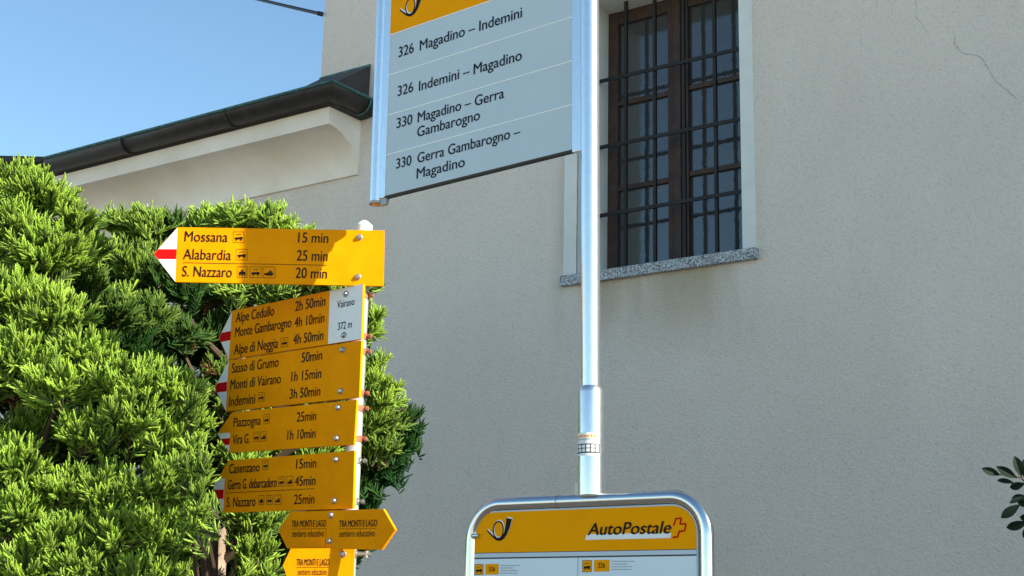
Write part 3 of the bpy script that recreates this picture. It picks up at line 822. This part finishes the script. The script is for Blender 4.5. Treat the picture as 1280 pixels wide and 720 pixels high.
for x0, x1, y0 in ((594, 718, 726), (727, 868, 724)):
    for k in range(14):
        line_px(fp, BL, (x0 + 4, y0 + k * 7), (x1 - 6, y0 + k * 7 - 1), 1.0, E1)
obj('fine_print', fp, M['grey_ink'], bb)
horn(BL, (608, 677.5), same_level(BL, (608, 677.5), 640, E1), E1, bb)

# ------------------------------------------------------------------ conifers
rng = np.random.default_rng(11)
def shoot_template(bend, N, seed):
    r = np.random.default_rng(seed); V = []; F_ = []; S = []
    def axis(t): return np.array([bend * t * t, 0, t - .25 * bend * bend * t])
    # core
    for i, t in enumerate((0, .5, .94)):
        c = axis(t); rad = (.065, .09, .05)[i]
        for j in range(3):
            a = j * 2.094; V.append(c + np.array([rad * math.cos(a), rad * math.sin(a), 0])); S.append(t)
    for i in range(2):
        for j in range(3):
            a, b = i * 3 + j, i * 3 + (j + 1) % 3; F_ += [(a, b, b + 3), (a, b + 3, a + 3)]
    for i in range(N):
        t = .04 + .93 * i / (N - 1); a = i * 2.39996 + r.uniform(-.3, .3)
        c = axis(t); d = axis(min(t + .02, 1.02)) - axis(t); d /= np.linalg.norm(d)
        rad = np.array([math.cos(a), math.sin(a), 0]); rad -= d * rad.dot(d); rad /= np.linalg.norm(rad)
        sd = np.cross(d, rad); spread = 1.05 - .5 * t
        l = (.20 if t < .8 else .13) * r.uniform(.85, 1.15); wd = .043
        k = len(V)
        tipd = d * math.cos(spread * .75) + rad * math.sin(spread * .75)
        V += [c + sd * wd, c - sd * wd, c + tipd * l + d * .02]; S += [t, t, t + .35]
        F_.append((k, k + 1, k + 2))
    return np.array(V), np.array(F_), np.clip(np.array(S), 0, 1)
TPL = [shoot_template(b, 30, i) for i, b in enumerate((.1, .28, .45))]

def build_foliage(name, lumps, parent, axis_xy, dens=1.0, seed=1):
    """lumps: (centre, radius, tone). Each carries sprays of short ropy shoots on its outside"""
    r = np.random.default_rng(seed)
    POS = []; DIR = []; LEN = []; TON = []; YNG = []
    stems = MB()
    for (c, rad, tone) in lumps:
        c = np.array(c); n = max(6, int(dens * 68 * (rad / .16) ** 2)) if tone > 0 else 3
        for k in range(n):
            z = r.uniform(-.25, 1); a = r.uniform(0, 2 * math.pi); s = math.sqrt(1 - z * z)
            o = np.array([s * math.cos(a), s * math.sin(a), z])
            if o[1] > .55 and r.random() < .8: continue      # far side of the lump stays thin
            rr = rad * r.uniform(.45, 1.0) ** .7
            base_ = c + o * rr * np.array([1, 1, .85])
            out = np.array([base_[0] - axis_xy[0], base_[1] - axis_xy[1], 0]); out /= (np.linalg.norm(out) + 1e-6)
            od = o * .9 + out * .35 + np.array([0, 0, .30]) + r.normal(0, .24, 3); od /= np.linalg.norm(od)
            up = np.array([0, 0, 1.0]); sx = np.cross(od, up); sx /= (np.linalg.norm(sx) + 1e-6); sy = np.cross(sx, od)
            L = r.uniform(.09, .16) if tone > 0 else .06
            nf = int(r.integers(16, 24)) if tone > 0 else 6; roll = r.uniform(0, math.pi)
            st = base_ - od * L
            sxx = sx * math.cos(roll) + sy * math.sin(roll); syy = -sx * math.sin(roll) + sy * math.cos(roll)
            tn = tone * r.uniform(.55, 1.25); yg = r.random()
            for j in range(nf):
                t = j / (nf - 1); side = 1 if j % 2 else -1
                p = st + od * (L * t)
                sp = (.95 - .6 * t) * r.uniform(.7, 1.2)
                d = od * math.cos(sp) + (sxx * side * .9 + syy * r.normal(0, .28)) * math.sin(sp)
                POS.append(p); DIR.append(d / np.linalg.norm(d)); LEN.append(r.uniform(.040, .064) * (.7 if tone < 0 else 1) * (1.0 - .3 * abs(t - .5))); TON.append(tn * r.uniform(.85, 1.15)); YNG.append(yg)
            if k % 2 == 0 and tone > .2: stems.tube([Vector(c + (st - c) * .35), Vector(st), Vector(st + od * L)], [.005, .004, .002], 4, caps=False)
    POS = np.array(POS); DIR = np.array(DIR); LEN = np.array(LEN); TON = np.array(TON); YNG = np.array(YNG)
    M_ = len(POS); which = r.integers(0, len(TPL), M_)
    up = np.tile([0, 0, 1.0], (M_, 1)) + r.normal(0, .35, (M_, 3))
    X = up - DIR * (up * DIR).sum(1)[:, None]; X /= np.linalg.norm(X, axis=1)[:, None]     # shoots curve upwards
    Y = np.cross(DIR, X)
    V_all = []; F_all = []; C_all = []; k = 0
    for ti, (V, F_, S) in enumerate(TPL):
        idx = np.where(which == ti)[0]
        if len(idx) == 0: continue
        vv = (V[None, :, 0, None] * X[idx][:, None] + V[None, :, 1, None] * Y[idx][:, None] + V[None, :, 2, None] * DIR[idx][:, None]) * LEN[idx][:, None, None] + POS[idx][:, None]
        nv = V.shape[0]
        ff = F_[None] + (np.arange(len(idx)) * nv)[:, None, None] + k
        old_shade = np.array([.008, .070, .016]); young = np.array([.60, .81, .12])
        g_ = np.clip(.02 + .98 * S[None, :, None] + .25 * (YNG[idx][:, None, None] - .5), 0, 1) * np.clip(TON[idx], 0, 1.25)[:, None, None]  # low tone pulls whole shoots to dark green: shade painted into the colour
        cc = old_shade * (1 - np.clip(g_, 0, 1)) + young * np.clip(g_, 0, 1)
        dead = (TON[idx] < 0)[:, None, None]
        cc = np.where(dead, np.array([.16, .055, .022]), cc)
        V_all.append(vv.reshape(-1, 3)); F_all.append(ff.reshape(-1, 3)); C_all.append(np.broadcast_to(cc, vv.shape).reshape(-1, 3)); k += len(idx) * nv
    V = np.concatenate(V_all) - np.array(parent.location); F_ = np.concatenate(F_all); Cc = np.concatenate(C_all)
    me = bpy.data.meshes.new(name)
    me.vertices.add(len(V)); me.vertices.foreach_set('co', V.astype(np.float32).ravel())
    me.loops.add(F_.size); me.loops.foreach_set('vertex_index', F_.astype(np.int32).ravel())
    me.polygons.add(len(F_)); me.polygons.foreach_set('loop_start', (np.arange(len(F_)) * 3).astype(np.int32)); me.polygons.foreach_set('loop_total', np.full(len(F_), 3, np.int32))
    me.update(calc_edges=True)
    at_ = me.color_attributes.new('tint', 'FLOAT_COLOR', 'POINT')
    at_.data.foreach_set('color', np.concatenate([Cc, np.ones((len(Cc), 1))], 1).astype(np.float32).ravel())
    me.materials.append(M['needles'])
    o = bpy.data.objects.new(name, me); COL.objects.link(o); o.parent = parent
    return o, stems

def lump(px, py, d, rpx, tone=1.0):  # low tone paints shade into the needle colour, negative marks dead tufts
    return (at(px, py, d), rpx * d / FPX, tone)

def conifer(name, label, foot, top, lumps, trunk_r, limbs, seed, dens=1.0):
    t = thing(name, label, 'tree', Vector((foot.x, foot.y, 0)))
    mid = foot.lerp(top, .5) + Vector((.03, .02, 0))
    tk = MB(); pts = []
    rr = random.Random(seed)
    for i in range(15):
        s = i / 14; p = foot.lerp(top, s); p += Vector((rr.uniform(-.012, .012), rr.uniform(-.012, .012), 0)); pts.append(p)
    tk.tube(pts, [trunk_r * (1.15 - .95 * i / 14) for i in range(15)], 14)
    to = obj('trunk', tk, M['bark'], t, smooth=True)
    fo, stems = build_foliage('crown', lumps, t, (foot.x, foot.y), dens, seed)
    lb = MB()
    for c, rad, tone in lumps[::limbs]:
        z0 = min(max(c.z - .45, .35), top.z - .1); s = (z0 - foot.z) / (top.z - foot.z); a = foot.lerp(top, s)
        if (c - a).length > 1.6 or tone < .2: continue
        lb.tube([a, a.lerp(c, .5) + Vector((0, 0, -.04)), c], [trunk_r * .32, .014, .006], 7, caps=False)
    lb.add(stems.v, stems.f)
    obj('limbs', lb, M['twig'], to, smooth=True)
    return t

A = [lump(*a) for a in (
    (18, 235, 5.7, 42), (52, 250, 5.6, 48), (88, 282, 5.6, 40), (10, 300, 5.55, 60), (60, 325, 5.5, 60), (112, 318, 5.75, 34), (-25, 250, 5.8, 60), (-40, 360, 5.6, 80),
    (15, 385, 5.4, 60), (70, 405, 5.35, 55), (105, 445, 5.3, 42), (30, 455, 5.3, 55), (75, 490, 5.25, 55), (140, 478, 5.3, 48), (185, 488, 5.3, 46), (225, 500, 5.3, 40), (165, 530, 5.25, 50),
    (110, 545, 5.3, 45), (215, 552, 5.3, 40), (240, 530, 5.35, 28), (40, 545, 5.5, 45, .8), (-30, 480, 5.5, 80), (-30, 600, 5.5, 90), (20, 590, 5.3, 52, .95), (15, 650, 5.25, 50), (75, 620, 5.3, 45),
    (75, 680, 5.25, 50), (130, 620, 5.3, 50), (190, 615, 5.3, 48), (228, 600, 5.3, 40), (150, 670, 5.25, 48), (205, 672, 5.3, 44), (30, 720, 5.25, 55), (110, 725, 5.25, 55), (180, 735, 5.25, 50),
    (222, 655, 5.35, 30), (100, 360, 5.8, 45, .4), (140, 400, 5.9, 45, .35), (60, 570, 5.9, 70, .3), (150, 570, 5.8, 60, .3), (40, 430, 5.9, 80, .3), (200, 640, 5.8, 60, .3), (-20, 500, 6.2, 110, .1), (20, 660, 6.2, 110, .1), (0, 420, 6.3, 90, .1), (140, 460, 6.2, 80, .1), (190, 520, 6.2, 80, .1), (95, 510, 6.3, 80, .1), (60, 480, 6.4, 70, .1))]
footA = Vector((at(30, 700, 5.9).x, 5.95, 0)); topA = at(40, 300, 5.8)
conifer('conifer', 'broad sunlit conifer filling the left edge, left of the signposts', footA, topA, A, .07, 2, 5, 1.0)
Bl = [lump(*a) for a in (  # reduced tones paint shade onto the recessed and right-hand clumps
    (150, 285, 6.6, 34, .75), (185, 290, 6.5, 38, .7), (222, 290, 6.6, 34, .22), (262, 285, 6.6, 36), (300, 280, 6.5, 38), (340, 283, 6.5, 34), (368, 300, 6.5, 30), (165, 335, 6.4, 45, .7), (140, 385, 6.3, 40, .8),
    (180, 400, 6.2, 42, .45), (205, 350, 6.4, 40, .25), (240, 370, 6.4, 40, .18), (222, 425, 6.3, 42, .22), (265, 415, 6.5, 36, .15), (300, 370, 6.4, 34, .8), (340, 365, 6.4, 34, .95), (380, 350, 6.4, 34, .95), (410, 345, 6.4, 30),
    (440, 360, 6.3, 26), (462, 358, 6.3, 16), (452, 400, 6.3, 26), (468, 398, 6.2, 16), (462, 418, 6.2, 14), (400, 420, 6.5, 50, .7), (350, 440, 6.6, 60, .6), (445, 470, 6.3, 34), (470, 480, 6.2, 20), (478, 505, 6.2, 26), (465, 530, 6.2, 30),
    (490, 535, 6.25, 22, .6), (510, 530, 6.35, 22, .08), (520, 545, 6.4, 15, .05), (478, 562, 6.2, 26, .7), (505, 562, 6.3, 20, .08), (455, 575, 6.3, 34, .3), (470, 598, 6.3, 20, .1), (445, 615, 6.3, 28, .15),
    (400, 560, 6.5, 70, .6), (330, 560, 6.4, 60, .9), (310, 585, 6.1, 30), (400, 572, 6.1, 28), (290, 570, 6.2, 24), (312, 645, 6.0, 24, .9), (330, 660, 6.0, 28, .8), (320, 692, 5.95, 26, .9), (345, 640, 6.2, 24), (338, 722, 6.0, 30, .9),
    (390, 640, 6.6, 40, .5), (440, 660, 6.5, 24, .05), (290, 500, 6.3, 30, .7), (270, 470, 6.4, 28, .5), (445, 690, 6.4, 16, .05), (485, 580, 6.3, 20, .06), (462, 560, 6.3, 30, .4), (500, 585, 6.35, 13, .05), (460, 620, 6.35, 22, .06), (455, 640, 6.4, 18, .05), (500, 520, 6.3, 20, .1), (475, 455, 6.25, 14, .9), (485, 490, 6.2, 18, .9))]
Bl += [lump(*a) for a in ((300, 395, 6.45, 9, -1), (258, 385, 6.4, 7, -1), (244, 430, 6.3, 6, -1), (240, 520, 5.6, 8, -1), (35, 490, 5.45, 14, -1), (12, 500, 5.5, 10, -1), (210, 650, 5.5, 8, -1), (330, 690, 5.95, 7, -1), (262, 460, 6.2, 6, -1))]
# a low branch reaching forward round the tips of the panels
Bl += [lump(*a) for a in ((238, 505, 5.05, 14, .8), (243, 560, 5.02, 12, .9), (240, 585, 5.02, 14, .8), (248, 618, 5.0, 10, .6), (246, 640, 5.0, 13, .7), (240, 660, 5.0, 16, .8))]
# inner growth behind the sprays, its deep shade painted in by low tone
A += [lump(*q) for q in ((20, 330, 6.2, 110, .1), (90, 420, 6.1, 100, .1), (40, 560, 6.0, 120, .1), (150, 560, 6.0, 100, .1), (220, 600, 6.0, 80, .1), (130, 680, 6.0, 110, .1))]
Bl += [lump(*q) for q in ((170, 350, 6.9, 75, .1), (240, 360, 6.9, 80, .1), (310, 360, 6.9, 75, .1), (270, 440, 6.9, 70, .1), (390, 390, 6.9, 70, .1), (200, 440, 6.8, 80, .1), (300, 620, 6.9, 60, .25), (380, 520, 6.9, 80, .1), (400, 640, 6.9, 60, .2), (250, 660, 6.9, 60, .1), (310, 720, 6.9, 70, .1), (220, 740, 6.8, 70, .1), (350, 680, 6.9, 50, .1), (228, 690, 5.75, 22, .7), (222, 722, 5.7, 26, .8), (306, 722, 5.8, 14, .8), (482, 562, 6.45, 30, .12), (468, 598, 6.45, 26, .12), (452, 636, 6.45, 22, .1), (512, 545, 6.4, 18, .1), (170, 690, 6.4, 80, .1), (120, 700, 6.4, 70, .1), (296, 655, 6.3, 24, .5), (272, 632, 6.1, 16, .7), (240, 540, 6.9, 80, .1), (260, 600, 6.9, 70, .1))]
footB = at(258, 760, 6.15); footB.z = 0; topB = at(318, 330, 6.5)
footB = Vector((at(264, 720, 5.9).x - .06, 5.9, 0))
conifer('conifer', 'conifer with bare pale trunk growing behind the hiking signpost', footB, topB, Bl, .062, 2, 9, 1.0)

# ------------------------------------------------------------------ broad-leaved shrub at the right edge
def leaf(mb, a, b, wd, nrm):
    a = Vector(a); b = Vector(b); t = b - a; L = t.length; t.normalize()
    s = t.cross(nrm).normalized(); nn = s.cross(t)
    K = 8; k = len(mb.v)
    for i in range(K + 1):
        x = i / K; wv = wd * (math.sin(math.pi * min(1, x ** 1.35)) ** .75 if 0 < x < 1 else 0.02) * .5
        c = a + t * (L * x) - nn * (L * .12 * x * x)
        mb.v += [c - s * wv + nn * wv * .35, c, c + s * wv + nn * wv * .35]
    for i in range(K):
        for j in range(2):
            p = k + i * 3 + j; mb.f.append((p, p + 1, p + 4, p + 3))
SD = 5.2
shb = thing('shrub', 'dark broad-leaved shrub poking in at the right edge before the wall', 'shrub', Vector((at(1330, 700, SD).x, SD + .1, 0)))
lf = MB(); stm = MB(); rl = random.Random(4)
def twig(a, hub, leaves):
    stm.tube([a, a.lerp(hub, .5) + Vector((0, 0, -.02)), hub], [.006, .005, .003], 6)
    for (tx, ty, bx, by, wpx) in leaves:
        dd = SD + rl.uniform(-.04, .04)
        leaf(lf, at(bx, by, SD), at(tx, ty, dd), wpx * SD / FPX, Vector((rl.uniform(-.4, .4), -1, rl.uniform(-.5, .5))))
twig(at(1330, 660, SD + .1), at(1277, 597, SD), [(1228.5, 586, 1251, 594, 10), (1247, 584, 1272, 598, 11), (1246, 598.5, 1270, 605, 8), (1269, 570.5, 1277, 597, 12), (1284, 572, 1279, 596, 12), (1300, 585, 1279, 597, 11), (1262, 610, 1282, 604, 10)])
stm.tube([at(1277, 597, SD), at(1250, 593, SD)], .0025, 6)
twig(at(1330, 660, SD + .1), at(1290, 628, SD), [(1251.5, 647, 1276, 630, 12), (1264, 622, 1287, 622, 9), (1271, 627, 1292, 633, 9), (1262, 628, 1280, 621, 7)])
twig(at(1330, 680, SD + .1), at(1295, 652, SD), [(1258, 660.5, 1286, 652, 12), (1278, 672, 1296, 655, 12), (1274, 646, 1296, 650, 10)])
c = at(1420, 660, SD + .1)
for i in range(520):
    v = Vector((rl.gauss(0, 1), rl.gauss(0, 1), rl.gauss(0, 1))).normalized() * rl.uniform(.35, 1)
    p = c + Vector((v.x * .33, v.y * .35, v.z * .62))
    d = (v + Vector((rl.uniform(-.5, .5), rl.uniform(-.5, .5), rl.uniform(-.2, .6)))).normalized()
    leaf(lf, p, p + d * rl.uniform(.07, .10), rl.uniform(.028, .04), Vector((rl.uniform(-1, 1), rl.uniform(-1, 1), 1)))
for i in range(12):
    a = Vector((c.x + rl.uniform(-.08, .08), c.y + rl.uniform(-.08, .08), 0)); b = c + Vector((rl.uniform(-.25, .25), rl.uniform(-.25, .25), rl.uniform(.1, .5)))
    stm.tube([a, a.lerp(b, .6), b], [.012, .009, .004], 6)
stm.tube([c, at(1330, 660, SD + .1)], [.008, .006], 6); stm.tube([c, at(1330, 680, SD + .1)], [.008, .006], 6)
obj('stems', stm, M['twig'], shb, smooth=True)
obj('leaves', lf, M['leaf'], shb, smooth=True)
